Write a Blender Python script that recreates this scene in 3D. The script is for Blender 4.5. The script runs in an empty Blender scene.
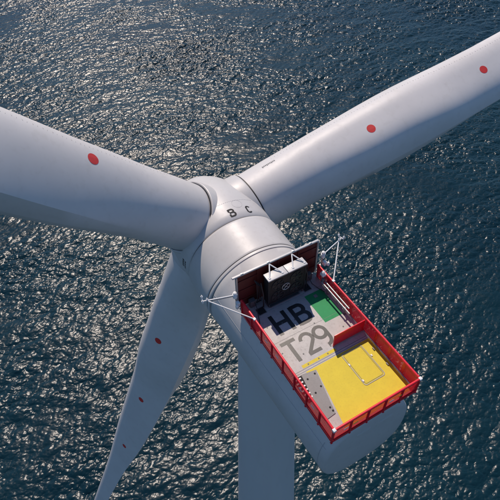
import bpy, bmesh, math, random
import numpy as np
from mathutils import Vector, Matrix
from mathutils.bvhtree import BVHTree

# ------------------------------------------------------------------ camera, sky, sun, exposure
Z0 = 115.0                                   # deck level above the sea
SUN_AZ, SUN_EL = math.radians(-17.0), math.radians(53.3)
sc = bpy.context.scene
col = sc.collection
YAW, PITCH, ROLL = -0.499321, 0.817859, -0.030540
fwd = Vector((math.cos(YAW)*math.cos(PITCH), math.sin(YAW)*math.cos(PITCH), -math.sin(PITCH)))
rt0 = Vector((math.sin(YAW), -math.cos(YAW), 0)); up0 = rt0.cross(fwd)
rt = rt0*math.cos(ROLL) + up0*math.sin(ROLL); up = -rt0*math.sin(ROLL) + up0*math.cos(ROLL)
CAMP = Vector((-8.6069, 12.7036, 28.8742 + Z0))
cam = bpy.data.cameras.new('camera'); co = bpy.data.objects.new('camera', cam); col.objects.link(co)
co.matrix_world = Matrix(((rt.x, up.x, -fwd.x, CAMP.x), (rt.y, up.y, -fwd.y, CAMP.y), (rt.z, up.z, -fwd.z, CAMP.z), (0, 0, 0, 1)))
cam.sensor_width = 36.0; cam.lens = 520.104/500*36.0; cam.clip_start = 0.5; cam.clip_end = 60000
sc.camera = co

w = bpy.data.worlds.new('World'); sc.world = w; w.use_nodes = True
nt = w.node_tree; bg = nt.nodes['Background']
sky = nt.nodes.new('ShaderNodeTexSky'); sky.sky_type = 'NISHITA'; sky.sun_disc = False
sky.sun_elevation = SUN_EL; sky.sun_rotation = math.pi/2 - SUN_AZ
sky.altitude = 100; sky.air_density = 1.0; sky.dust_density = 0.0; sky.ozone_density = 7.0
nt.links.new(sky.outputs[0], bg.inputs[0]); bg.inputs[1].default_value = 0.107

sl = bpy.data.lights.new('sun', 'SUN'); sl.energy = 4.0; sl.angle = math.radians(0.55); sl.color = (1.0, 0.86, 0.74)
so = bpy.data.objects.new('sun', sl); col.objects.link(so)
sdir = Vector((math.cos(SUN_AZ)*math.cos(SUN_EL), math.sin(SUN_AZ)*math.cos(SUN_EL), math.sin(SUN_EL)))
so.rotation_euler = sdir.to_track_quat('Z', 'Y').to_euler(); so.location = (0, 0, 300)

sc.view_settings.view_transform = 'Standard'; sc.view_settings.look = 'None'
sc.view_settings.exposure = 0.0; sc.view_settings.gamma = 1.0; sc.view_settings.use_curve_mapping = False
sc.cycles.max_bounces = 8; sc.cycles.transparent_max_bounces = 12
sc.cycles.use_denoising = True
sc.cycles.sample_clamp_direct = 6.0; sc.cycles.sample_clamp_indirect = 4.0

rng = random.Random(7)

# ------------------------------------------------------------------ materials
def principled(name, color, rough=0.5, metal=0.0, spec=0.5, coat=0.0):
    m = bpy.data.materials.new(name); m.use_nodes = True
    b = m.node_tree.nodes['Principled BSDF']
    b.inputs['Base Color'].default_value = (*color, 1); b.inputs['Roughness'].default_value = rough
    b.inputs['Metallic'].default_value = metal; b.inputs['Specular IOR Level'].default_value = spec
    b.inputs['Coat Weight'].default_value = coat
    return m
def weather(m, color, amount=0.1, scale=0.6, dirt=(0.3, 0.27, 0.22), dirt_amt=0.12, rough=None, bump=0.0, bscale=40, stretch=(1, 1, 1)):
    """uneven paint: large soft tone drift, fine speckle, grime patches, fine relief"""
    n = m.node_tree.nodes; l = m.node_tree.links; b = n['Principled BSDF']
    tc = n.new('ShaderNodeTexCoord'); mp = n.new('ShaderNodeMapping'); mp.inputs['Scale'].default_value = stretch
    l.new(tc.outputs['Object'], mp.inputs[0])
    a = n.new('ShaderNodeTexNoise'); a.inputs['Scale'].default_value = scale; a.inputs['Detail'].default_value = 6; a.inputs['Roughness'].default_value = 0.62
    l.new(mp.outputs[0], a.inputs[0])
    c = n.new('ShaderNodeTexNoise'); c.inputs['Scale'].default_value = scale*7; c.inputs['Detail'].default_value = 8; c.inputs['Roughness'].default_value = 0.7
    l.new(mp.outputs[0], c.inputs[0])
    r1 = n.new('ShaderNodeValToRGB'); lo = tuple(x*(1-amount) for x in color); hi = tuple(min(1, x*(1+amount*0.5)) for x in color)
    r1.color_ramp.elements[0].position = 0.3; r1.color_ramp.elements[0].color = (*lo, 1)
    r1.color_ramp.elements[1].position = 0.7; r1.color_ramp.elements[1].color = (*hi, 1)
    l.new(a.outputs[0], r1.inputs[0])
    r2 = n.new('ShaderNodeValToRGB'); r2.color_ramp.elements[0].position = 0.52; r2.color_ramp.elements[1].position = 0.78
    r2.color_ramp.elements[0].color = (0, 0, 0, 1); r2.color_ramp.elements[1].color = (dirt_amt*4,)*3 + (1,)
    l.new(c.outputs[0], r2.inputs[0])
    mx = n.new('ShaderNodeMix'); mx.data_type = 'RGBA'; mx.inputs['B'].default_value = (*dirt, 1)
    l.new(r2.outputs[0], mx.inputs['Factor']); l.new(r1.outputs[0], mx.inputs['A'])
    l.new(mx.outputs['Result'], b.inputs['Base Color'])
    if rough is not None:
        mr = n.new('ShaderNodeMapRange'); mr.inputs[3].default_value = rough[0]; mr.inputs[4].default_value = rough[1]
        l.new(c.outputs[0], mr.inputs[0]); l.new(mr.outputs[0], b.inputs['Roughness'])
    if bump:
        nb = n.new('ShaderNodeTexNoise'); nb.inputs['Scale'].default_value = bscale; nb.inputs['Detail'].default_value = 3
        l.new(tc.outputs['Object'], nb.inputs[0])
        bp = n.new('ShaderNodeBump'); bp.inputs['Strength'].default_value = bump; bp.inputs['Distance'].default_value = 0.01
        l.new(nb.outputs[0], bp.inputs['Height']); l.new(bp.outputs[0], b.inputs['Normal'])
    return m
def paint(name, color, rough=0.4, **k):
    m = principled(name, color, rough); return weather(m, color, rough=(rough*0.85, rough*1.15), **k)

WHITE = (0.57, 0.555, 0.54)
M = {}
M['shell'] = paint('white_gelcoat', WHITE, 0.44, amount=0.07, scale=0.35, dirt_amt=0.06)
M['blade'] = paint('blade_paint', (0.62, 0.60, 0.585), 0.50, amount=0.07, scale=0.2, dirt_amt=0.05)
M['tower'] = paint('tower_paint', (0.60, 0.60, 0.60), 0.45, amount=0.05, scale=0.15, dirt_amt=0.03, stretch=(1, 1, .2))
M['seam'] = principled('rubber_seal', (0.02, 0.02, 0.022), 0.6)
M['joint'] = principled('panel_joint', (0.40, 0.40, 0.41), 0.6)
M['vgrow'] = principled('vortex_generator_plastic', (0.42, 0.42, 0.42), 0.5)
M['reddot'] = paint('red_marking_paint', (0.60, 0.035, 0.03), 0.5, amount=0.1, scale=3, dirt_amt=0.02)
M['black'] = paint('black_marking_paint', (0.018, 0.018, 0.019), 0.42, amount=0.3, scale=4, dirt=(0.08, 0.075, 0.07), dirt_amt=0.12, bump=0.3, bscale=60)
M['blackm'] = paint('matt_black_letter_film', (0.012, 0.012, 0.013), 0.75, amount=0.2, scale=4, dirt_amt=0.02)
M['deck'] = paint('grey_deck_coating', (0.47, 0.455, 0.435), 0.56, amount=0.14, scale=0.9, dirt=(0.22, 0.2, 0.17), dirt_amt=0.17, bump=0.35, bscale=60)
M['yellow'] = paint('yellow_deck_coating', (0.66, 0.52, 0.018), 0.64, amount=0.08, scale=1.2, dirt=(0.42, 0.3, 0.05), dirt_amt=0.12, bump=0.35, bscale=60)
M['green'] = paint('green_deck_coating', (0.003, 0.27, 0.08), 0.68, amount=0.12, scale=1.6, dirt=(0.05, 0.16, 0.09), dirt_amt=0.12, bump=0.35, bscale=60)
M['plate'] = paint('grey_hatch_plate', (0.19, 0.185, 0.185), 0.48, amount=0.12, scale=1.5, dirt=(0.1, 0.09, 0.08), dirt_amt=0.12)
M['dplate'] = paint('dark_grey_plate', (0.10, 0.105, 0.11), 0.5, amount=0.15, scale=2, dirt_amt=0.06)
M['line'] = paint('pale_trim_line', (0.34, 0.33, 0.30), 0.5, amount=0.12, scale=3, dirt_amt=0.1)
M['red'] = paint('red_steel_paint', (0.74, 0.012, 0.028), 0.35, amount=0.12, scale=2.0, dirt=(0.35, 0.06, 0.05), dirt_amt=0.08)
M['shadered'] = paint('shaded_red_screen_paint', (0.10, 0.009, 0.008), 0.5, amount=0.15, scale=1.5, dirt=(0.12, 0.04, 0.03), dirt_amt=0.12)  # red screen, its shade put into the base colour as dark maroon
M['steel'] = paint('galvanised_steel', (0.50, 0.50, 0.49), 0.38, amount=0.15, scale=5, dirt_amt=0.08)
M['steel'].node_tree.nodes['Principled BSDF'].inputs['Metallic'].default_value = 0.55
M['white'] = paint('white_fitting_plastic', (0.78, 0.77, 0.75), 0.4, amount=0.06, scale=4, dirt_amt=0.05)
M['coolbox'] = paint('cooler_cover_paint', (0.52, 0.515, 0.51), 0.42, amount=0.08, scale=2, dirt_amt=0.06)
M['dark'] = principled('black_radiator', (0.012, 0.012, 0.013), 0.6)
M['fan'] = principled('fan_blade_grey', (0.022, 0.022, 0.024), 0.5)
M['pit'] = principled('opening_dark', (0.015, 0.015, 0.016), 0.8)
M['sticker'] = paint('white_sticker', (0.8, 0.79, 0.76), 0.5, amount=0.05, scale=6, dirt_amt=0.04)
M['ysticker'] = paint('yellow_sticker', (0.75, 0.55, 0.06), 0.5, amount=0.05, scale=6, dirt_amt=0.04)

def mesh_panel_material():
    m = bpy.data.materials.new('red_expanded_mesh'); m.use_nodes = True
    n = m.node_tree.nodes; l = m.node_tree.links; n.clear()
    out = n.new('ShaderNodeOutputMaterial')
    tc = n.new('ShaderNodeTexCoord'); sp = n.new('ShaderNodeSeparateXYZ'); l.new(tc.outputs['UV'], sp.inputs[0])
    def fr(sock, k, off=0.0):
        a = n.new('ShaderNodeMath'); a.operation = 'MULTIPLY'; a.inputs[1].default_value = k; l.new(sock, a.inputs[0])
        f = n.new('ShaderNodeMath'); f.operation = 'PINGPONG'; f.inputs[1].default_value = 0.5; l.new(a.outputs[0], f.inputs[0])
        return f.outputs[0]
    u = fr(sp.outputs[0], 20); v = fr(sp.outputs[1], 14)
    mu = n.new('ShaderNodeMath'); mu.operation = 'GREATER_THAN'; mu.inputs[1].default_value = 0.35; l.new(u, mu.inputs[0])
    mv = n.new('ShaderNodeMath'); mv.operation = 'GREATER_THAN'; mv.inputs[1].default_value = 0.33; l.new(v, mv.inputs[0])
    ho = n.new('ShaderNodeMath'); ho.operation = 'MULTIPLY'; l.new(mu.outputs[0], ho.inputs[0]); l.new(mv.outputs[0], ho.inputs[1])
    b = n.new('ShaderNodeBsdfPrincipled'); b.inputs['Base Color'].default_value = (0.78, 0.014, 0.03, 1); b.inputs['Roughness'].default_value = 0.45
    ts = n.new('ShaderNodeBsdfTranslucent'); ts.inputs[0].default_value = (0.78, 0.014, 0.03, 1)
    m1 = n.new('ShaderNodeMixShader'); m1.inputs[0].default_value = 0.3; l.new(b.outputs[0], m1.inputs[1]); l.new(ts.outputs[0], m1.inputs[2])
    tr = n.new('ShaderNodeBsdfTransparent')
    m2 = n.new('ShaderNodeMixShader'); l.new(ho.outputs[0], m2.inputs[0]); l.new(m1.outputs[0], m2.inputs[1]); l.new(tr.outputs[0], m2.inputs[2])
    l.new(m2.outputs[0], out.inputs[0])
    return m
M['mesh'] = mesh_panel_material()

def sea_material(name='sea_water', bscale=2.2, bdist=0.04):
    m = principled(name, (0.006, 0.028, 0.042), 0.285)
    n = m.node_tree.nodes; l = m.node_tree.links; b = n['Principled BSDF']
    b.inputs['IOR'].default_value = 1.333; b.inputs['Specular IOR Level'].default_value = 0.41
    ge = n.new('ShaderNodeNewGeometry')
    mp = n.new('ShaderNodeMapping'); mp.inputs['Scale'].default_value = (1.0, 0.6, 1.0); l.new(ge.outputs['Position'], mp.inputs[0])
    a = n.new('ShaderNodeTexNoise'); a.inputs['Scale'].default_value = bscale; a.inputs['Detail'].default_value = 2; a.inputs['Roughness'].default_value = 0.5
    l.new(mp.outputs[0], a.inputs[0])
    bp = n.new('ShaderNodeBump'); bp.inputs['Strength'].default_value = 1.0; bp.inputs['Distance'].default_value = bdist
    l.new(a.outputs[0], bp.inputs['Height']); l.new(bp.outputs[0], b.inputs['Normal'])
    # plankton-rich and clear patches of the water body itself
    c = n.new('ShaderNodeTexNoise'); c.inputs['Scale'].default_value = 0.012; c.inputs['Detail'].default_value = 4; l.new(ge.outputs['Position'], c.inputs[0])
    r = n.new('ShaderNodeValToRGB'); r.color_ramp.elements[0].color = (0.002, 0.018, 0.028, 1); r.color_ramp.elements[1].color = (0.004, 0.025, 0.036, 1)
    r.color_ramp.elements[0].position = 0.35; r.color_ramp.elements[1].position = 0.65
    l.new(c.outputs[0], r.inputs[0]); l.new(r.outputs[0], b.inputs['Base Color'])
    return m
M['sea'] = sea_material(); M['farsea'] = sea_material('far_sea_water', 0.35, 0.7)

# ------------------------------------------------------------------ helpers
def origin_of(o):
    v = Vector((0, 0, 0))
    while o is not None:
        v += o.location; o = o.parent
    return v
class MB:
    """collects shapes (world coordinates in the nacelle frame, z relative to the deck) into one mesh"""
    def __init__(s): s.v = []; s.f = []
    def add(s, vs, fs):
        k = len(s.v); s.v += [tuple(p) for p in vs]; s.f += [tuple(i+k for i in f) for f in fs]; return s
    def box(s, c, d, rot=None, bevel=0.0):
        bm = bmesh.new(); bmesh.ops.create_cube(bm, size=1)
        bmesh.ops.scale(bm, vec=Vector(d), verts=bm.verts)
        if bevel: bmesh.ops.bevel(bm, geom=bm.edges[:], offset=bevel, segments=2, affect='EDGES', profile=0.6)
        R = (rot or Matrix.Identity(3)); bm.verts.ensure_lookup_table()
        vs = [R @ v.co + Vector(c) for v in bm.verts]
        fs = [[v.index for v in f.verts] for f in bm.faces]
        bm.free(); return s.add(vs, fs)
    def tube(s, pts, r, n=12, cap=True):
        pts = [Vector(p) for p in pts]; rs = r if isinstance(r, (list, tuple)) else [r]*len(pts)
        vs = []; fs = []; ref = None
        for i, p in enumerate(pts):
            t = (pts[min(i+1, len(pts)-1)] - pts[max(i-1, 0)]).normalized()
            if ref is None: ref = t.orthogonal().normalized()
            a = (ref - t*ref.dot(t)).normalized(); b = t.cross(a); ref = a
            for k in range(n):
                q = 2*math.pi*k/n; vs.append(p + (a*math.cos(q) + b*math.sin(q))*rs[i])
        for i in range(len(pts)-1):
            for k in range(n):
                k2 = (k+1) % n; fs.append((i*n+k, i*n+k2, (i+1)*n+k2, (i+1)*n+k))
        if cap: fs.append(tuple(range(n-1, -1, -1))); fs.append(tuple((len(pts)-1)*n+k for k in range(n)))
        return s.add(vs, fs)
    def lathe(s, c, axis, prof, n=64, capa=True, capb=True):
        """prof: list of (distance along axis, radius)"""
        c = Vector(c); ax = Vector(axis).normalized(); a = ax.orthogonal().normalized(); b = ax.cross(a); vs = []; fs = []
        for (t, r) in prof:
            for k in range(n):
                q = 2*math.pi*k/n; vs.append(c + ax*t + (a*math.cos(q) + b*math.sin(q))*r)
        for i in range(len(prof)-1):
            for k in range(n):
                k2 = (k+1) % n; fs.append((i*n+k, i*n+k2, (i+1)*n+k2, (i+1)*n+k))
        if capa: fs.append(tuple(range(n-1, -1, -1)))
        if capb: fs.append(tuple((len(prof)-1)*n+k for k in range(n)))
        return s.add(vs, fs)
    def prism(s, poly, z0, z1):
        n = len(poly); vs = [(x, y, z0) for x, y in poly] + [(x, y, z1) for x, y in poly]
        fs = [tuple(range(n-1, -1, -1)), tuple(range(n, 2*n))] + [(i, (i+1) % n, n+(i+1) % n, n+i) for i in range(n)]
        return s.add(vs, fs)
    def build(s, name, mat, parent=None, smooth=35, shift=True):
        me = bpy.data.meshes.new(name); o = bpy.data.objects.new(name, me); col.objects.link(o)
        org = origin_of(parent) if parent else Vector((0, 0, 0))
        off = (Vector((0, 0, Z0)) - org) if shift else Vector((0, 0, 0))
        me.from_pydata([(p[0]+off.x, p[1]+off.y, p[2]+off.z) for p in s.v], [], s.f)
        bm = bmesh.new(); bm.from_mesh(me); bmesh.ops.recalc_face_normals(bm, faces=bm.faces); bm.to_mesh(me); bm.free()
        if smooth:
            me.polygons.foreach_set('use_smooth', [True]*len(me.polygons)); me.set_sharp_from_angle(angle=math.radians(smooth))
        me.materials.append(mat); o.parent = parent
        return o
def tag(o, label, cat, group=None):
    o['label'] = label; o['category'] = cat
    if group: o['group'] = group
    return o
def thing(name, loc, label, cat, group=None):
    o = bpy.data.objects.new(name, None); col.objects.link(o); o.location = (loc[0], loc[1], loc[2] + Z0)
    return tag(o, label, cat, group)
def share(o, parent, loc):                    # a further copy of a piece, same mesh
    c = o.copy(); col.objects.link(c); c.parent = parent; c.location = loc
    return c

# ------------------------------------------------------------------ the sea
def build_sea():
    N, L = 1180, 190.0
    r = np.random.default_rng(11)
    k1 = 2*np.pi*np.fft.fftfreq(N, L/N); kx, ky = np.meshgrid(k1, k1, indexing='ij')
    k = np.hypot(kx, ky); k[0, 0] = 1
    # wind blows from the hub side (nacelle +x) ; tile is turned to the camera azimuth
    wd = np.pi - TILE
    cosd = (kx*np.cos(wd) + ky*np.sin(wd))/k
    kp = 2*np.pi/9.5
    S = np.exp(-1.25*(kp/k)**2) / k**3.85 * (0.16 + 0.84*np.abs(cosd)**(2 + 5*np.exp(-(k/1.4)**2)))
    S *= np.exp(-(k*0.055)**2)
    S[0, 0] = 0
    h = (r.normal(size=(N, N)) + 1j*r.normal(size=(N, N)))*np.sqrt(S)
    def field(mult): return np.real(np.fft.ifft2(h*mult))
    z = field(1); sx = field(1j*kx); sy = field(1j*ky)
    sc_ = SEA_SLOPE/np.sqrt((sx**2+sy**2).mean())
    z *= sc_; dx = field(-1j*kx/k)*sc_*SEA_CHOP; dy = field(-1j*ky/k)*sc_*SEA_CHOP
    # gusts: short waves swell and fade over tens of metres, plus a low swell beneath
    gk = np.exp(-(k*6.0)**2); gg = np.real(np.fft.ifft2(np.fft.fft2(r.normal(size=(N, N)))*gk)); gg = gg/gg.std()
    gust = np.clip(1 + .27*gg, .45, 1.7); z *= gust; dx *= gust; dy *= gust
    Sw = np.exp(-((k-2*np.pi/19)/(2*np.pi/19*.35))**2)*np.clip(cosd, 0, 1)**4; hw = (r.normal(size=(N, N)) + 1j*r.normal(size=(N, N)))*np.sqrt(Sw)
    sw = np.real(np.fft.ifft2(hw)); z += sw/sw.std()*.10
    g = np.arange(N+1)*(L/N) - L/2
    X, Y = np.meshgrid(g, g, indexing='ij'); wrap = lambda a: np.pad(a, ((0, 1), (0, 1)), mode='wrap')
    P = np.stack([X+wrap(dx), Y+wrap(dy), wrap(z)], -1).astype(np.float32).reshape(-1)
    i = np.arange(N*N); a = (i//N)*(N+1) + i % N
    F = np.stack([a, a+N+1, a+N+2, a+1], 1).astype(np.int32)
    me = bpy.data.meshes.new('sea'); me.vertices.add((N+1)**2); me.vertices.foreach_set('co', P)
    me.loops.add(N*N*4); me.loops.foreach_set('vertex_index', F.reshape(-1)); me.polygons.add(N*N)
    me.polygons.foreach_set('loop_start', np.arange(N*N, dtype=np.int32)*4)
    me.update(calc_edges=True); me.polygons.foreach_set('use_smooth', np.ones(N*N, dtype=bool))
    me.materials.append(M['sea'])
    d = Vector((math.cos(TILE), math.sin(TILE), 0)); e = Vector((-d.y, d.x, 0))
    base = Vector((CAMP.x + 150, CAMP.y - 80, 0))
    first = None
    for i in range(-3, 4):
        for j in range(-3, 4):
            o = bpy.data.objects.new('sea', me); col.objects.link(o)
            o.location = base + d*(L*i) + e*(L*j); o.rotation_euler = (0, 0, TILE); o['kind'] = 'structure'
    # far water out to the horizon, a ring round the modelled waves
    R0 = 3.5*L; ring = [R0, 1200, 3000, 9000, 25000]
    vs = []; fs = []
    for q, rr in enumerate(ring):
        for kk in range(64):
            an = 2*math.pi*kk/64 + math.pi/4
            if q == 0:
                m_ = max(abs(math.cos(an)), abs(math.sin(an))); vs.append((R0*math.cos(an)/m_, R0*math.sin(an)/m_, 0))
            else: vs.append((rr*math.cos(an), rr*math.sin(an), 0))
    for q in range(len(ring)-1):
        for kk in range(64):
            k2 = (kk+1) % 64; fs.append((q*64+kk, q*64+k2, (q+1)*64+k2, (q+1)*64+kk))
    mb = MB(); mb.add(vs, fs); o = mb.build('far_sea', M['farsea'], None, shift=False)
    o.location = base; o.rotation_euler = (0, 0, TILE); o['kind'] = 'structure'
SEA_SLOPE, SEA_CHOP, TILE = 0.255, 0.9, YAW + 0.35
build_sea()

# ------------------------------------------------------------------ the turbine
TAU = 0.085
AX = Vector((math.cos(TAU), 0, math.sin(TAU))); E2 = Vector((-math.sin(TAU), 0, math.cos(TAU))); E1 = Vector((0, 1, 0))
A0 = Vector((11, 0, -2.966))
def onax(x): return A0 + AX*(x-11)
TX = 12.2
turbine = thing('wind_turbine', (TX, 0, -Z0), 'white offshore wind turbine with three feathered blades above the open sea', 'wind turbine')

tw = MB(); prof = []
for i in range(40):
    z = -Z0 - 3 + i*(Z0 + 3 - 6.2)/39; d = -6.2 - z
    prof.append((z, 2.36 + (0.0365*min(d, 48) + 0.012*max(d-48, 0))))
tw.lathe((TX, 0, 0), (0, 0, 1), prof, 96)
tower = tw.build('tower', M['tower'], turbine)
for z in (-62.0, -92.0):
    fl = MB(); d = -6.2 - z; rr = 2.36 + 0.0365*min(d, 48) + 0.012*max(d-48, 0)
    fl.lathe((TX, 0, z), (0, 0, 1), [(-.03, rr-.05), (-.03, rr+.008), (.03, rr+.008), (.03, rr-.05)], 96, False, False); fl.build('flange_joint', M['joint'], tower)

# nacelle housing: a tapering round body, cut flat under the deck
def body_centre(x): return Vector((x, 0, -3.75 + (x-0.25)*(1.02/13.35)))
def body_radius(x): return 3.40 + (x-0.25)*(0.72/13.35)
def body_pt(x, a, off=0.0, k=1.0):
    c = body_centre(max(x, 0.25)); rr = (body_radius(max(x, 0.25)))*k + off; q = max(0, 1-max(x, 0)/7)
    ex = 2/(2.0 + .55*q); sg = lambda t: math.copysign(abs(t)**ex, t); rq = rr*(1 - .035*q)
    return Vector((x, rq*sg(math.cos(a)), c.z + rq*sg(math.sin(a))))
nb = MB(); secs = []; NS = 120; XS = 10.95
stations = [(-.02, .5, 1), (-.015, .93, 1), (.01, .955, 1), (.06, .978, 1), (.15, .992, 1), (.30, 1, 1), (1.2, 1, 1), (3, 1, 1), (5, 1, 1), (7, 1, 1), (9, 1, 1), (XS, 1, 1), (XS+.04, 1, 0), (12, 1, 0), (13, 1, 0), (13.5, 1, 0), (13.58, .985, 0)]
vs = []; fs = []
for x, k, clip in stations:
    for i in range(NS):
        x_, y, z = body_pt(x, 2*math.pi*i/NS, 0.0, k)
        if clip and z > -0.14: z = -0.14
        vs.append((x, y, z))
for i in range(len(stations)-1):
    for j in range(NS):
        j2 = (j+1) % NS; fs.append((i*NS+j, i*NS+j2, (i+1)*NS+j2, (i+1)*NS+j))
fs.append(tuple(range(NS))); nb.add(vs, fs)
nacelle = nb.build('nacelle_housing', M['shell'], turbine, smooth=40)
def arc_strip(x0, x1, cfun, rfun, a0, a1, off, n=80):
    m = MB(); vs = []; fs = []
    for i in range(n+1):
        a = a0 + (a1-a0)*i/n
        for x, o in ((x0, -.01), (x0, off), (x1, off), (x1, -.01)):
            vs.append(body_pt(x, a, o))
    for i in range(n):
        for k in range(3): fs.append((i*4+k, i*4+k+1, i*4+k+5, i*4+k+4))
    return m.add(vs, fs)
# joint between side shells and the tail cover
arc_strip(.62, .655, body_centre, body_radius, math.radians(150), math.radians(390), .012).build('tail_joint', M['joint'], nacelle)
for a in (24, 156):
    m_ = MB(); pts = []
    for i in range(41):
        x = .35 + i*13.1/40; pts.append(body_pt(x, math.radians(a), .002))
    m_.tube(pts, .012, 5); m_.build('side_joint', M['joint'], nacelle)
# two shallow grab recesses on the tail
for yy in (0.55, -1.15):
    g = MB(); pts = []
    for k in range(24):
        a = 2*math.pi*k/24; pts.append((-0.03, yy + .55*math.cos(a)*(1), -1.75 + .16*math.sin(a)))
    g.add(pts, [tuple(range(24))]); pts2 = [(0.02, p[1], p[2]) for p in pts]; g.add(pts + pts2, [(k, (k+1) % 24, 24+(k+1) % 24, 24+k) for k in range(24)])
    g.build('tail_recess', M['tower'], nacelle)
# hatch in front of the screen
hx = MB()
for (x0, x1, a0, a1) in ((11.75, 11.79, 78, 90), (12.35, 12.39, 78, 90)):
    m_ = arc_strip(x0, x1, body_centre, body_radius, math.radians(a0), math.radians(a1), .02, 10); hx.add(m_.v, m_.f)
for a in (78, 90):
    m_ = arc_strip(11.75, 12.39, body_centre, body_radius, math.radians(a-.25), math.radians(a+.25), .02, 2); hx.add(m_.v, m_.f)
hx.build('roof_hatch_frame', M['joint'], nacelle)

# generator ring
gp = [(13.80, 3.9), (13.80, 4.12), (13.84, 4.17), (14.02, 4.185), (14.06, 4.165), (14.12, 4.165), (14.16, 4.185), (14.3, 4.18), (15.5, 4.172), (17.2, 4.15), (17.38, 4.12), (17.44, 4.05), (17.44, 3.8)]
g = MB(); g.lathe(A0, AX, [(t-11, r) for t, r in gp], 160, False, False)
gen = g.build('generator', M['shell'], turbine, smooth=40)
g = MB(); g.lathe(A0, AX, [(2.45, 3.97), (2.95, 3.97)], 120, False, False); g.build('rear_seal', M['seam'], gen)
g = MB(); g.lathe(A0, AX, [(6.38, 3.86), (6.8, 3.86)], 120, False, False); g.build('front_seal', M['seam'], gen)
m_ = MB(); m_.lathe(A0, AX, [(3.055, 4.15), (3.055, 4.171), (3.125, 4.171), (3.125, 4.15)], 160, False, False); m_.build('groove_seal', M['seam'], gen)

# hub
XH = 20.912; PHI = 0.74311
hc = onax(XH)
hp = [(17.56, 3.7), (17.56, 3.98), (17.64, 4.06), (18.2, 4.12), (19.2, 4.16), (20.4, 4.10), (21.6, 3.92), (22.8, 3.58), (23.9, 3.05), (24.8, 2.4), (25.5, 1.6), (25.85, .8), (25.95, .25)]
hb = MB()
# smooth the profile
xs = np.array([p[0] for p in hp[2:]]); rs = np.array([p[1] for p in hp[2:]])
hb.lathe(A0, AX, [(t-11, r) for t, r in hp], 128, False, True)
hub = hb.build('hub', M['shell'], turbine, smooth=40)

DPHI = [0.0421, -0.0144, -0.0400]; B0 = [0.2619, 0.3149, -0.3500]; CONE = [-0.0088, 0.0880, 0.0605]; PRE = [0.0024, 0.0, -0.0012]
def rotor_frame(k):
    a = PHI + DPHI[k] + k*2*math.pi/3
    rad = E2*math.cos(a) + E1*math.sin(a); tan = AX.cross(rad); return rad, tan
RB = 2.72
for k in range(3):
    rad, tan = rotor_frame(k); rr = (rad + AX*math.sin(CONE[k])).normalized()
    c = MB(); c.lathe(hc, rr, [(0.8, 3.02), (2.6, 3.02), (3.5, 2.97), (3.62, 2.93), (3.66, 2.88), (3.66, 2.5)], 120, False, False)
    s_ = c.build('blade_socket', M['shell'], hub, smooth=30)
    c = MB(); c.lathe(hc, rr, [(3.5, 2.79), (3.80, 2.79)], 120, False, False); c.build('root_seal', M['seam'], hub)

# blades
KS = [3.6, 5.2, 7.4, 10, 15, 20, 28, 40, 55, 75, 88, 94, 95.6]
CH = [2*RB, 2*RB, 5.50, 5.70, 6.167, 6.37, 6.003, 5.491, 3.75, 2.802, 2.0, 1.1, .35]
def pchip(x, X, Y):
    X = np.array(X, float); Y = np.array(Y, float); h = np.diff(X); d = np.diff(Y)/h; m = np.zeros(len(X))
    for i in range(1, len(X)-1):
        if d[i-1]*d[i] > 0:
            w1 = 2*h[i]+h[i-1]; w2 = h[i]+2*h[i-1]; m[i] = (w1+w2)/(w1/d[i-1]+w2/d[i])
    m[-1] = d[-1]
    i = np.clip(np.searchsorted(X, x)-1, 0, len(h)-1); t = (x-X[i])/h[i]
    return (2*t**3-3*t**2+1)*Y[i] + (t**3-2*t**2+t)*h[i]*m[i] + (-2*t**3+3*t**2)*Y[i+1] + (t**3-t**2)*h[i]*m[i+1]
NU = 26; U = (1-np.cos(np.pi*np.linspace(0, 1, NU)))/2
NACA = 5*(.2969*np.sqrt(U)-.126*U-.3516*U**2+.2843*U**3-.1036*U**4); CIRC = np.sqrt(np.maximum(U*(1-U), 0))
FLAT = np.where(U < .35, .5*np.sqrt(np.maximum(1-((.35-U)/.35)**2, 0)), .5*(1-(np.maximum(U-.35, 0)/.65)**4))
npv = lambda v: np.array((v.x, v.y, v.z))
def blade_mesh(k):
    S = np.concatenate([np.linspace(3.6, 12, 22), np.linspace(12.7, 95.6, 78)])
    ch = pchip(S, KS, CH); tr = pchip(S, [3.6, 4.6, 10, 15, 20, 28, 75, 95.6], [1, 1, .80, .63, .60, .375, .18, .15])
    pa = pchip(S, [3.6, 5.2, 15, 28, 95.6], [.5, .5, .446, .413, .38]); te = pchip(S, [3.6, 5.2, 10, 15, 20, 28, 75, 95.6], [.0, .02, .10, .19, .22, .05, .01, .01])
    wc = np.interp(S, [3.6, 4.6, 15, 96], [1, 1, 0, 0]); wc = wc*wc*(3-2*wc)
    be = B0[k] - .2*np.interp(S, [0, 12, 60, 96], [0, 0, 1, 1.2])
    rad, tan = map(npv, rotor_frame(k)); ax = npv(AX); C = npv(hc)
    Y = (wc[:, None]*tr[:, None]*CIRC + (1-wc[:, None])*(tr[:, None]*NACA + te[:, None]/2*U))*ch[:, None]
    Yp = (wc[:, None]*tr[:, None]*CIRC + (1-wc[:, None])*(1.12*tr[:, None]*FLAT + te[:, None]/2*U))*ch[:, None]      # flatter face with a shoulder
    X = (pa[:, None]-U)*ch[:, None]
    X = np.c_[X, X[:, ::-1][:, :-1]]; Y = np.c_[Yp, -Y[:, ::-1][:, :-1]]      # 2*NU-1 points, TE pair kept, LE shared
    cd = np.cos(be)[:, None]*ax + np.sin(be)[:, None]*tan; nd = np.cross(rad, cd)
    P = C + S[:, None]*rad + (np.sin(CONE[k])*S + PRE[k]*np.minimum(np.clip(S-8, 0, None)**2, 200 + 14*np.clip(S-8, 0, None)))[:, None]*ax
    return S, P[:, None] + X[..., None]*cd[:, None] + Y[..., None]*nd[:, None]
blades = []
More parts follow.
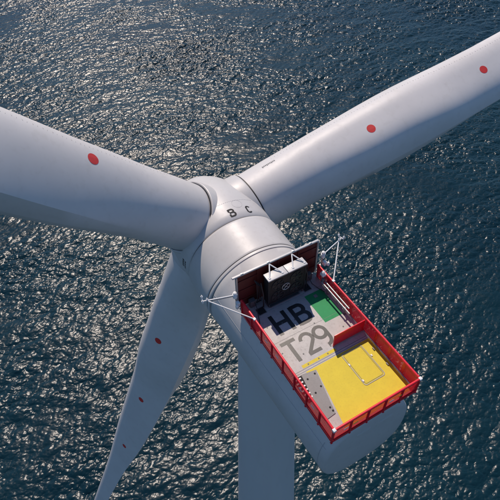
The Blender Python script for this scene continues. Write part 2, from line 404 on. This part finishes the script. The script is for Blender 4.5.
for k in range(3):
    S, P = blade_mesh(k); n = P.shape[1]; vs = [tuple(p) for p in P.reshape(-1, 3)]; fs = []
    for i in range(len(S)-1):
        for j in range(n):
            j2 = (j+1) % n; fs.append((i*n+j, i*n+j2, (i+1)*n+j2, (i+1)*n+j))
    fs.append(tuple(range(n))); fs.append(tuple((len(S)-1)*n+j for j in range(n-1, -1, -1)))
    b = MB(); b.add(vs, fs); bo = b.build('blade', M['blade'], turbine, smooth=50); blades.append(bo)
    bv = BVHTree.FromPolygons([Vector(p) for p in vs], fs)
    def surf(s, u, side):
        i = min(max(int(np.searchsorted(S, s))-1, 0), len(S)-2); t = (s-S[i])/(S[i+1]-S[i]); row = P[i]*(1-t)+P[i+1]*t
        half = row[:NU] if side > 0 else np.r_[row[NU:][::-1], row[-1:]*0+row[NU:NU+1]*0][:0] if False else (row[:NU] if side > 0 else np.vstack([row[:1], row[NU:][::-1]]))
        j = min(max(int(np.searchsorted(U, u))-1, 0), NU-2); q = (u-U[j])/(U[j+1]-U[j]); return Vector(half[j]*(1-q)+half[j+1]*q)
    def disc(s, u, side, r, off=.012):
        p = surf(s, u, side); loc, nor, idx, dist = bv.find_nearest(p)
        cen = Vector(P[:, :, :].reshape(-1, 3)[0]); mid = Vector(np.array([P[min(int(np.searchsorted(S, s)), len(S)-1)].mean(0)])[0])
        if (loc-mid).dot(nor) < 0: nor = -nor
        rad, tan = rotor_frame(k); t1 = (rad - nor*rad.dot(nor)).normalized(); t2 = nor.cross(t1); vs = []; fs = []
        rings = 4; seg = 28
        for q in range(rings+1):
            for a in range(seg):
                an = 2*math.pi*a/seg; pp = loc + (t1*math.cos(an)+t2*math.sin(an))*(r*q/rings)
                hit = bv.ray_cast(pp + nor*1.5, -nor, 4)
                vs.append((hit[0] if hit[0] else pp) + nor*off)
        for q in range(rings):
            for a in range(seg):
                a2 = (a+1) % seg; fs.append((q*seg+a, q*seg+a2, (q+1)*seg+a2, (q+1)*seg+a))
        m = MB(); m.add(vs, fs); return m
    # lightning receptors painted as red discs, on both faces
    spots = {0: [(13.95, .422, -1), (29.6, .50, -1), (43.6, .55, -1), (15.9, .45, 1), (29.5, .44, 1)],
             1: [(16.2, .487, -1), (30.4, .513, -1), (45.0, .565, -1), (15.9, .45, 1)], 2: [(15.95, .52, 1), (29.7, .485, 1), (43.7, .5, 1), (15.9, .45, -1)]}[k]
    for s, u, side in spots: disc(s, u, side, .40 if s < 35 else .36).build('red_disc', M['reddot'], bo, smooth=0)
    # small stencilled serial marking near the root
    if k == 2:
        for i in range(9):
            mk = MB(); s0 = 5.75 + i*.15; vs = []
            for ds, du in ((0, 0), (.10, 0), (.10, .024 if i % 3 else .032), (0, .024 if i % 3 else .032)):
                p = surf(s0+ds, .20+du, 1); loc, nor, idx, dist = bv.find_nearest(p)
                mid = Vector(P[min(int(np.searchsorted(S, s0)), len(S)-1)].mean(0))
                if (loc-mid).dot(nor) < 0: nor = -nor
                vs.append(loc + nor*.02)
            mk.add(vs, [(0, 1, 2, 3)]); mk.build('serial_mark', M['plate'], bo, smooth=0)
    # row of vortex generators: pairs of little fins along the forward part of both faces
    for side in (1, -1):
        vg = MB()
        for i in range(118):
            s = 7.0 + i*.32; u = {(0, -1): .25, (2, 1): .125, (1, -1): .10}.get((k, side), .17)
            p = surf(s, u, side); q = surf(s, u+.03, side); d = (q-p).normalized(); nrm = (d.cross(rotor_frame(k)[0])).normalized()
            if (p - Vector(P[min(int(np.searchsorted(S, s)), len(S)-1)].mean(0))).dot(nrm) < 0: nrm = -nrm
            rr = rotor_frame(k)[0]; a = p; e = p + d*.14 + rr*(.03 if i % 2 else -.03)
            vg.add([a, e, e+nrm*.03, a+rr*.012, e+rr*.012, e+nrm*.03+rr*.012], [(0, 1, 2), (5, 4, 3), (0, 3, 4, 1), (1, 4, 5, 2), (2, 5, 3, 0)])
        o = vg.build('vortex_generator_row', M['vgrow'], bo, smooth=0); o['kind'] = 'stuff'

# lettering helpers: strokes of constant width on a flat or curved surface -------------------------------------------
def arcpts(cx, cy, rx, ry, a0, a1, n=18):
    return [(cx+rx*math.cos(math.radians(a0+(a1-a0)*i/n)), cy+ry*math.sin(math.radians(a0+(a1-a0)*i/n))) for i in range(n+1)]
GLYPH = {   # unit height, width about .6
 'H': [[(.0, 0), (.0, 1)], [(.56, 0), (.56, 1)], [(.0, .52), (.56, .52)]],
 'B': [[(0, 0), (0, 1)], [(0, .93), (.30, .93)] + arcpts(.30, .73, .19, .20, 90, -90) + [(0, .53)], [(0, .53), (.32, .53)] + arcpts(.32, .30, .22, .23, 90, -90) + [(0, .07)]],
 'T': [[(-.05, .93), (.57, .93)], [(.26, 0), (.26, .93)]],
 '2': [arcpts(.27, .68, .24, .25, 175, -28) + [(.05, .10)], [(.0, .07), (.54, .07)]],
 '9': [arcpts(.27, .68, .24, .25, 0, 360, 30), arcpts(.27, .68, .24, .25, 0, 0, 1) + [(.51, .40)] + arcpts(.27, .36, .24, .29, 8, -95)],
 'C': [arcpts(.28, .70, .22, .23, 20, 180) + arcpts(.28, .30, .22, .23, 180, 340)],
 'A': [[(0, 0), (.27, 1)], [(.54, 0), (.27, 1)], [(.1, .32), (.44, .32)]],
}
def stroke_mesh(mb, glyph, place, width, thick=.006, layer=0.0):
    """place(u, v, h) -> 3D point"""
    for si, st in enumerate(GLYPH[glyph]):
        pts = [Vector((a, b)) for i, (a, b) in enumerate(st) if i == 0 or (Vector((a, b))-Vector(st[i-1])).length > 1e-5]
        vs = []; fs = []; n = len(pts); closed = (pts[0]-pts[-1]).length < 1e-4
        for i, p in enumerate(pts):
            if closed: t = (pts[1]-pts[-2]) if i in (0, n-1) else (pts[i+1]-pts[i-1])
            else: t = pts[min(i+1, n-1)]-pts[max(i-1, 0)]
            t.normalize(); nn = Vector((-t.y, t.x))*width/2
            h = thick + si*.0025 + layer
            for q in (p+nn, p-nn): vs.append(place(q.x, q.y, h))
        for i in range(n-1): fs.append((2*i, 2*i+1, 2*i+3, 2*i+2))
        mb.add(vs, fs)

# letters and joints on the hub, just ahead of the generator
def hub_r(x):
    return float(np.interp(x, [p[0] for p in hp[1:]], [p[1] for p in hp[1:]]))
def on_hub(x, ang, off=0.0):      # ang from the top towards +y (port)
    r = hub_r(x)+off; return onax(x) + (E2*math.cos(ang) + E1*math.sin(ang))*r
def hub_letter(glyph, x, ang, size):
    m = MB(); stroke_mesh(m, glyph, lambda u, v, h: on_hub(x + (v-.5)*size, ang - (u-.27)*size/4.1, .004+h), .19)
    return m.build('hub_letter', M['blackm'], hub, smooth=0)
hub_letter('B', 18.2, math.radians(-3.5), .78); hub_letter('C', 18.2, math.radians(-24.5), .74)
def hub_line(pts, wdt=.022, dash=False, name='panel_joint'):
    m = MB(); pts = [Vector(p) for p in pts]
    for i in range(len(pts)-1):
        if dash and i % 2: continue
        m.tube([pts[i], pts[i+1]], wdt/2, 5, True)
    o = m.build(name, M['joint'], hub, smooth=0); o['kind'] = 'stuff'; return o
hub_line([on_hub(19.35, math.radians(a), .0) for a in np.linspace(28, -38, 60)], .03, True)
hub_line([on_hub(x, math.radians(14), .0) for x in np.linspace(19.35, 23.5, 44)], .03, True)
hub_line([on_hub(18.95 + .42*math.sin(t), math.radians(-15) + .42*math.cos(t)/4.1, .0) for t in np.linspace(0, 2*math.pi, 40)], .02, False, 'hatch_joint')
# stencil mark on the port side of the hub
m = MB()
for i in range(4):
    a = math.radians(79 + i*3.1)
    m.add([on_hub(18.0, a, .006), on_hub(18.5, a, .006), on_hub(18.5, a+.036, .006), on_hub(18.0, a+.036, .006)], [(0, 1, 2, 3)])
m.build('hub_stencil', M['blackm'], hub, smooth=0)

# ------------------------------------------------------------------ the deck on the roof of the nacelle
W2 = 3.1; XD = 10.78
dk = MB(); dk.box((XD/2, 0, -.07), (XD, 2*W2, .14), bevel=.012)
deck = dk.build('deck_floor', M['deck'], turbine)
# supports of the overhang
for x in (0.9, 3.3, 5.7, 8.1, 10.2):
    for s in (1, -1):
        b = MB(); yb = 2.2*s
        b.add([(x-.05, s*2.95, -.14), (x+.05, s*2.95, -.14), (x+.05, s*1.9, -.14), (x-.05, s*1.9, -.14), (x-.05, s*2.6, -1.05), (x+.05, s*2.6, -1.05)], [(0, 1, 2, 3), (0, 4, 5, 1), (3, 2, 5, 4), (0, 3, 4), (1, 5, 2)])
        b.build('support_bracket', M['shell'], deck, smooth=0)
def sheet(name, poly, mat, z=.004, t=.004):
    m = MB(); m.prism(poly, z-t, z); return m.build(name, mat, deck, smooth=0)
rear, right = .12, -2.98
sheet('yellow_landing_area', [(4.33, 1.94), (4.33, right), (rear, right), (rear, 2.03), (.5, 1.97), (4.1, 1.30), (4.18, 1.94)], M['yellow'], .005)
sheet('yellow_strip', [(4.84, 1.95), (4.84, -.62), (4.62, -.62), (4.62, 1.95)], M['yellow'], .005)
sheet('green_area', [(9.3, -1.27), (9.3, -2.72), (6.77, -2.72), (6.77, -1.27)], M['green'], .005)
for x in (4.40, 4.555):
    sheet('floor_joint', [(x+.012, 2.9), (x+.012, -2.95), (x-.012, -2.95), (x-.012, 2.9)], M['dplate'], .006)
# floor plates of the deck: raised rims between sheets
for x in (7.05, 9.55):
    sheet('floor_joint', [(x+.006, 2.95), (x+.006, -2.95), (x-.006, -2.95), (x-.006, 2.95)], M['plate'], .0085, .008)
# painted letters
def deck_letter(g_, xb, yl, hgt, wid=.155):
    m = MB(); stroke_mesh(m, g_, lambda u, v, h: Vector((xb+v*hgt, yl-u*hgt, h)), wid, .008)
    return m.build('painted_letter', M['black'], deck, smooth=0)
deck_letter('H', 7.38, 1.72, 1.72, .17); deck_letter('B', 7.38, .18, 1.70, .17)
deck_letter('T', 5.15, 2.22, 1.72, .15); deck_letter('2', 5.15, 1.02, 1.72, .14); deck_letter('9', 5.15, -.02, 1.74, .14)
# winching hatch outline: double rim with rounded corners
def ring(name, x0, x1, y0, y1, rad, wdt, z, mat, h=.02):
    def loop(o):
        P_ = []
        for cx, cy, a0 in ((x1-rad, y1-rad, 0), (x0+rad, y1-rad, 90), (x0+rad, y0+rad, 180), (x1-rad, y0+rad, 270)):
            for i in range(7):
                a = math.radians(a0+i*15); P_.append((cx+(rad+o)*math.cos(a), cy+(rad+o)*math.sin(a)))
        return P_
    A, B = loop(wdt/2), loop(-wdt/2); n = len(A); m = MB()
    vs = [(x, y, z) for x, y in A] + [(x, y, z+h) for x, y in A] + [(x, y, z+h) for x, y in B] + [(x, y, z) for x, y in B]
    fs = []
    for q in range(3):
        for i in range(n): fs.append((q*n+i, q*n+(i+1) % n, (q+1)*n+(i+1) % n, (q+1)*n+i))
    m.add(vs, fs); return m.build(name, mat, deck, smooth=0)
ring('hatch_rim', 1.71, 4.19, -2.19, -.64, .16, .05, .006, M['line'])
ring('hatch_gap', 1.80, 4.10, -2.10, -.73, .12, .02, .006, M['dplate'], .012)
for x, y in ((3.35, -.66), (2.05, -.72), (3.2, -2.3)):
    b = MB(); b.box((x, y, .035), (.15, .09, .035), bevel=.008); b.build('hatch_latch', M['white'], deck)
for x, y in ((3.5, -2.70), (2.2, -2.74)):
    b = MB(); b.box((x, y, .05), (.22, .08, .06), bevel=.015); b.build('tie_down', M['plate'], deck)
# grey cover plate with bolts, and the slatted opening beside it
b = MB(); b.prism([(4.30, 2.32), (4.14, 1.34), (1.20, 1.98), (1.12, 2.78), (1.6, 2.80)], .006, .045); cover = b.build('cover_plate', M['plate'], deck, smooth=0)
for x, y in ((3.95, 1.55), (3.85, 2.15), (3.05, 1.72), (2.85, 2.25), (1.65, 2.05), (1.40, 2.02)):
    b = MB(); b.lathe((x, y, .045), (0, 0, 1), [(0, .065), (.02, .06), (.024, .02)], 12, False, True); b.build('bolt_cap', M['pit'], cover)
sheet('ladder_opening', [(4.28, 2.98), (4.28, 2.34), (2.5, 2.58), (2.5, 2.98)], M['pit'], .006)
for i in range(6):
    x = 4.12 - i*.27
    b = MB(); b.box((x, 2.72, .035), (.10, .50-.05*i*.4, .04), bevel=.008); b.build('ladder_slat', M['white'], deck)
# two black floor vents with frames
for x, y in ((9.90, -1.83), (9.78, 1.95)):
    sheet('floor_vent', [(x+.27, y+.27), (x+.27, y-.27), (x-.27, y-.27), (x-.27, y+.27)], M['pit'], .012, .008)
    ring('vent_frame', x-.29, x+.29, y-.29, y+.29, .03, .04, .004, M['plate'], .025)
# lashing eyes
for x, y in ((6.5, 1.7), (6.55, .2), (4.73, 1.5), (4.73, .7), (4.73, 0), (8.0, .35), (8.2, 1.25), (5.1, -.5), (8.95, -2.0), (5.9, -2.1), (7.1, -.6), (8.4, 2.3), (6.2, 2.5), (5.5, 1.35)):
    b = MB(); b.lathe((x, y, .0), (0, 0, 1), [(0, .055), (.018, .05), (.02, .02)], 10, False, True); b.build('lashing_eye', M['dplate'], deck)
b = MB(); b.box((8.95, -1.98, .02), (.26, .26, .03), bevel=.01); b.build('anchor_plate', M['plate'], deck)
# dark drip tray before the cooler
sheet('drip_tray', [(10.1, 1.28), (10.1, -1.15), (9.68, -1.15), (9.68, 1.28)], M['dplate'], .02, .016)
ring('tray_rim', 9.68, 10.1, -1.15, 1.28, .05, .05, .004, M['plate'], .06)

# ------------------------------------------------------------------ red railing round the deck
rail = thing('deck_railing', (5.2, 0, 0), 'bright red railing of mesh panels and posts around the rooftop deck', 'railing')
RH = 1.24; ro = origin_of(rail)
def uv_panel(name, wdt, hgt):
    me = bpy.data.meshes.new(name)
    t = .012
    me.from_pydata([(-wdt/2, 0, 0), (wdt/2, 0, 0), (wdt/2, 0, hgt), (-wdt/2, 0, hgt)], [], [(0, 1, 2, 3)])
    uv = me.uv_layers.new(name='UVMap')
    for i, (a, b_) in enumerate(((0, 0), (wdt, 0), (wdt, hgt), (0, hgt))): uv.data[i].uv = (a, b_)
    me.materials.append(M['mesh']); return me
def frame_mesh(wdt, hgt):
    m = MB()
    for z in (.03, hgt-.03): m.box((0, 0, z), (wdt, .035, .06))
    for x in (-wdt/2+.025, wdt/2-.025): m.box((x, 0, hgt/2), (.05, .034, hgt-.12))
    return m
def post_obj(parent):
    m = MB(); m.box((0, 0, .42), (.085, .085, 1.56), bevel=.01); m.box((0, 0, -.36), (.13, .13, .03), bevel=.006); return m
side_n = 8; rear_n = 5
xs_ = [i*10.4/side_n for i in range(side_n+1)]; ys_ = [-W2 + i*2*W2/rear_n for i in range(rear_n+1)]
pm = post_obj(rail).build('post', M['red'], None, shift=False); pm.parent = rail
post_sites = [(x, s*(W2+.02)) for s in (1, -1) for x in xs_] + [(-.02, y) for y in ys_[1:-1]]
for i, (x, y) in enumerate(post_sites):
    loc = Vector((x, y, Z0)) - ro
    if i == 0: pm.location = loc
    else: share(pm, rail, loc)
def panel_run(wdt, sites, rotz):
    mesh_me = uv_panel('mesh_infill', wdt-.18, RH-.20)
    fm = frame_mesh(wdt-.10, RH-.08).build('panel', M['red'], None, shift=False, smooth=0)
    for i, (x, y) in enumerate(sites):
        o = fm if i == 0 else fm.copy()
        if i: col.objects.link(o)
        o.parent = rail; o.location = Vector((x, y, Z0 + .0)) - ro; o.rotation_euler = (0, 0, rotz)
        me = bpy.data.objects.new('mesh_infill', mesh_me); col.objects.link(me); me.parent = o; me.location = (0, 0, .06)
panels_side = 10.4/side_n
panel_run(panels_side, [((xs_[i]+xs_[i+1])/2, s*W2) for s in (1, -1) for i in range(side_n)], 0)
panel_run(2*W2/rear_n, [(0.0, (ys_[i]+ys_[i+1])/2) for i in range(rear_n)], math.pi/2)
# kick boards and handrails
for s in (1, -1):
    b = MB(); b.box((5.2, s*(W2+.045), -.13), (10.5, .025, .24)); b.build('kick_board', M['red'], rail, smooth=0)
    b = MB(); b.tube([(10.42, s*W2, RH), (.10, s*W2, RH)], .08, 14); b.build('handrail', M['red'], rail)
    b = MB(); b.box((0, s*W2, RH), (.20, .20, .19), bevel=.035); b.build('corner_cap', M['white'], rail)
b = MB(); b.box((-.045, 0, -.13), (.025, 2*W2+.05, .24)); b.build('kick_board', M['red'], rail, smooth=0)
b = MB(); b.tube([(0, -W2+.10, RH), (0, W2-.10, RH)], .08, 14); b.build('handrail', M['red'], rail)
# stickers on the outside of panels
def sticker(p, rotz, wdt, hgt, mat):
    m = MB(); R = Matrix.Rotation(rotz, 3, 'Z'); m.box(p, (wdt, .012, hgt), R); o = m.build('sticker', mat, rail, smooth=0); return o
for y, mt in ((2.22, 'sticker'), (1.55, 'ysticker'), (-1.05, 'sticker'), (-1.75, 'ysticker')):
    sticker((-.035, y, .62), math.pi/2, .34, .13, M[mt])
for x in (3.25, 1.95, 7.15, 5.85):
    sticker((x, W2+.035, .66), 0, .30, .13, M['sticker'])

# low red partition across the starboard half of the deck
part = thing('partition_wall', (5.0, -1.8, 0), 'low red partition standing across the deck beside the yellow landing area', 'partition')
b = MB(); b.box((5.0, -1.82, .60), (.045, 2.36, 1.14), bevel=.008); b.build('panel', M['red'], part)
for y in (-.62, -2.98):
    b = MB(); b.box((4.99, y, .58), (.09, .07, 1.16), bevel=.01); b.build('post', M['red'], part)
b = MB(); b.box((4.965, -1.82, .03), (.12, 2.42, .05), bevel=.006); b.build('base_rail', M['line'], part)
b = MB(); b.box((5.0, -1.82, 1.185), (.07, 2.46, .03), bevel=.006); b.build('top_rail', M['red'], part)

# ------------------------------------------------------------------ tall screen at the front of the deck
XW = 10.84; HW = 3.20
scr = thing('front_screen', (XW, 0, 0), 'tall shade-darkened red screen with a pale steel top beam behind the cooling unit', 'screen')
edges_y = [3.18, 1.6, 0.0, -1.6, -3.18]
for i in range(4):
    y0, y1 = edges_y[i], edges_y[i+1]
    b = MB(); b.box((XW, (y0+y1)/2, HW/2), (.05, abs(y1-y0)-.03, HW-.06), bevel=.008); b.build('panel', M['shadered'], scr)
for y in edges_y[1:-1]:
    b = MB(); b.box((XW-.05, y, HW/2), (.07, .09, HW-.08), bevel=.008); b.build('post', M['shadered'], scr)
for y in (3.20, -3.20):
    b = MB(); b.box((XW-.03, y, HW/2), (.16, .12, HW-.02), bevel=.015); b.build('end_post', M['steel'], scr)
b = MB(); b.box((XW+.02, .1, HW+.05), (.15, 6.75, .12), bevel=.02); b.build('top_beam', M['coolbox'], scr)
for z in (.75, 1.75, 2.7):
    for y0, y1 in ((3.1, 1.66), (-1.66, -3.1)):
        b = MB(); b.box((XW-.055, (y0+y1)/2, z), (.06, abs(y1-y0), .07), bevel=.008); b.build('cross_rail', M['shadered'], scr)
for y in (2.75, .75, -1.2, -2.6):
    b = MB(); b.box((XW+.02, y, HW+.13), (.10, .2, .05), bevel=.01); b.build('beam_bracket', M['steel'], scr)

# ------------------------------------------------------------------ cooling unit
cu = thing('cooling_unit', (10.1, -.07, 0), 'black finned cooling unit with two white cover plates before the tall screen', 'cooling unit')
CX0, CX1 = 9.74, 10.30
b = MB(); b.box(((CX0+CX1)/2, -.07, 1.63), (CX1-CX0, 2.95, 2.48), bevel=.02); core = b.build('radiator_core', M['dark'], cu)
for i in range(2):
    yc = .70 - i*1.54
    b = MB(); b.box((9.99, yc, 2.93), (.70, 1.50, .10), bevel=.015); b.build('cover_plate', M['coolbox'], cu)
b = MB()
for y in (1.38, -1.52):
    b = MB(); b.box((9.75, y, 1.53), (.07, .08, 2.70), bevel=.01); b.build('frame_post', M['fan'], cu)
for z in (.40, 2.82):
    b = MB(); b.box((9.725, -.07, z), (.06, 2.86, .07), bevel=.01); b.build('frame_rail', M['fan'], cu)
for y in (1.3, -1.44):
    b = MB(); b.box((10.02, y, .2), (.5, .10, .40), bevel=.01); b.build('foot', M['dplate'], cu)
# four fans with rings, hubs and guards
for yc, zc in ((.66, 2.12), (-.80, 2.12), (.66, .98), (-.80, .98)):
    f = MB(); f.lathe((9.74, yc, zc), (-1, 0, 0), [(0, .50), (.05, .50), (.05, .455), (.0, .455)], 36, False, False); fan = f.build('fan', M['fan'], cu)
    for j in range(7):
        a = 2*math.pi*j/7; bb = MB(); d1 = Vector((0, math.cos(a), math.sin(a))); d2 = Vector((0, -math.sin(a), math.cos(a))); c_ = Vector((9.715, yc, zc))
        bb.add([c_+d1*.10-d2*.05, c_+d1*.44-d2*.13+Vector((-.02, 0, 0)), c_+d1*.44+d2*.13+Vector((.015, 0, 0)), c_+d1*.10+d2*.05], [(0, 1, 2, 3)]); bb.build('fan_blade', M['fan'], fan, smooth=0)
    h_ = MB(); h_.lathe((9.71, yc, zc), (-1, 0, 0), [(0, .12), (.05, .11), (.06, .04)], 18); h_.build('fan_hub', M['fan'], fan)
# hoses and terminal boxes at both ends of the radiator
for y, sg in ((1.62, 1), (-1.78, -1)):
    for q in range(3):
        b = MB(); yy = y + sg*.14*q; b.tube([(10.55, yy, .12), (10.35, yy, .30), (10.28, yy + sg*.05, 1.2 + .25*q), (10.42, yy - sg*.02, 1.75 + .2*q), (10.7, yy, 1.9 + .2*q)], .035, 8); b.build('hose', M['fan'], cu)
    b = MB(); b.box((10.5, y + sg*.62, .34), (.34, .42, .62), bevel=.02); b.build('terminal_box', M['dplate'], cu)
    b = MB(); b.tube([(10.3, y + sg*.5, .5), (9.9, y + sg*.55, .16), (9.4, y + sg*.75, .05), (8.9, y + sg*.95, .045)], .025, 6); b.build('cable', M['fan'], cu)
for i in range(9):
    b = MB(); b.box((9.735, -1.43 + i*.34, 1.6), (.012, .02, 2.3)); b.build('radiator_fin', M['fan'], cu, smooth=0)
# round badge: ring with a cross
R_ = .30; bc = Vector((9.68, 0.05, 1.60))
bd = MB(); bd.tube([bc + Vector((0, R_*math.cos(t), R_*math.sin(t))) for t in np.linspace(0, 2*math.pi, 33)], .026, 8, False)
for a in (45, 135):
    d = Vector((0, math.cos(math.radians(a)), math.sin(math.radians(a))))*R_; bd.tube([bc-d, bc+d], .022, 8)
bd.build('round_badge', M['steel'], cu)
# diagonal stays from cover plates to the top beam
for y0, y1 in ((1.25, .75), (.28, .75), (-.55, -1.0), (-1.45, -1.0)):
    b = MB(); b.tube([(9.86, y0, 3.01), (10.72, y1, 3.24)], .045, 8); b.box((9.86, y0, 3.0), (.16, .14, .05), bevel=.01); b.build('stay', M['white'], cu)
for y in (.0, -.07):
    pass
b = MB(); b.tube([(9.85, -1.75, .25), (9.85, -1.78, 1.6), (10.3, -1.75, 2.4)], .05, 8); b.build('coolant_pipe', M['fan'], cu)
b = MB(); b.tube([(9.95, 1.65, .1), (9.9, 1.7, 1.5), (10.3, 1.65, 2.3)], .05, 8); b.build('coolant_pipe', M['fan'], cu)

# ------------------------------------------------------------------ wind sensor booms, one on each side
def sensor_mast(s, label):
    t = thing('wind_sensor_boom', (10.45, s*3.3, 1.2), label, 'wind sensor', 'wind sensor booms at the front corners of the deck')
    base = Vector((10.45, s*3.5, 1.25))
    b = MB(); b.tube([(10.45, s*3.42, .5), (10.45, s*3.48, 1.95)], .06, 10); b.box((10.45, s*3.28, 1.0), (.16, .36, .16), bevel=.02); b.build('mast', M['steel'], t)
    b = MB(); b.lathe((10.48, s*3.52, 1.75), (0, 0, 1), [(0, .10), (.04, .15), (.22, .15), (.24, .10), (.32, .10), (.34, .17), (.36, .17), (.38, .12), (.52, .12), (.56, .06), (.57, .02)], 20); b.build('beacon_lamp', M['white'], t)
    b = MB(); b.box((10.18, s*3.50, 1.42), (.26, .24, .34), bevel=.03); b.build('junction_box', M['white'], t)
    b = MB(); b.lathe((9.98, s*3.66, 1.30), (0, 0, 1), [(0, .10), (.2, .12), (.3, .06)], 14); b.build('horn', M['white'], t)
    b = MB(); b.tube([(10.5, s*3.55, 2.0), (11.12, s*5.55, 2.0)], .042, 10); b.build('boom', M['white'], t)
    b = MB(); b.tube([(11.0, s*5.25, 1.97), (8.62, s*3.13, RH+.06)], .045, 10); b.box((8.62, s*3.13, RH+.05), (.20, .18, .13), bevel=.02); b.build('stay', M['white'], t)
    b = MB(); b.tube([(11.02, s*5.3, 1.95), (10.75, s*4.4, 1.90), (10.5, s*3.62, 1.93), (10.42, s*3.4, 1.2), (10.35, s*3.2, .6)], .018, 6); b.build('cable', M['fan'], t)
    b = MB(); b.tube([(10.95, s*5.62, 2.03), (11.38, s*5.50, 2.03)], .045, 8); b.build('cross_arm', M['white'], t)
    for x, y, h in ((10.95, 5.64, .30), (11.36, 5.5, .26), (11.02, 5.28, .2)):
        b = MB(); b.lathe((x, s*y, 2.0), (0, 0, 1), [(0, .035), (.10, .035), (.11, .075), (h-.04, .07), (h-.02, .03), (h+.08, .02)], 14); b.build('sensor_head', M['white'], t)
sensor_mast(1, 'white wind sensor boom reaching out over the shaded side of the nacelle')
sensor_mast(-1, 'white wind sensor boom reaching out over the sea beside the green area')

# gear on the starboard rail: lamp box and a pair of stowed poles
lb = thing('signal_lamp', (9.5, -2.93, 0), 'white signal lamp on a stand at the inner corner of the railing', 'lamp')
b = MB(); b.tube([(9.5, -2.9, .0), (9.5, -2.9, 1.15)], .05, 10); b.build('stand', M['steel'], lb)
b = MB(); b.box((9.5, -2.9, 1.24), (.36, .32, .2), bevel=.04); b.build('housing', M['white'], lb)
b = MB(); b.lathe((9.52, -2.9, 1.34), (0, 0, 1), [(0, .13), (.14, .13), (.2, .07), (.21, .02)], 16); b.build('lens', M['white'], lb)
b = MB(); b.box((9.3, -2.78, .85), (.2, .2, .3), bevel=.02); b.build('control_box', M['plate'], lb)
for i, (x0, x1, y) in enumerate(((9.25, 6.1, -2.66), (9.15, 6.45, -2.90))):
    t = MB(); t.tube([(x0, y, .78), (x1, y, .78)], .06, 12)
    tag(t.build('stowed_pole', M['steel'], None), ('longer silver pole stowed along the red railing by the green area', 'shorter silver pole stowed tight against the red mesh railing')[i], 'pole', 'poles stowed along the railing')
rk = thing('pole_rack', (7.7, -2.8, 0), 'steel rack legs holding two silver poles along the railing', 'rack')
for x in (8.7, 6.7):
    b = MB(); b.box((x, -2.78, .36), (.06, .06, .72)); b.box((x, -2.78, .695), (.08, .46, .04), bevel=.005); b.box((x, -2.78, .01), (.2, .2, .02)); b.build('leg', M['plate'], rk, smooth=0)
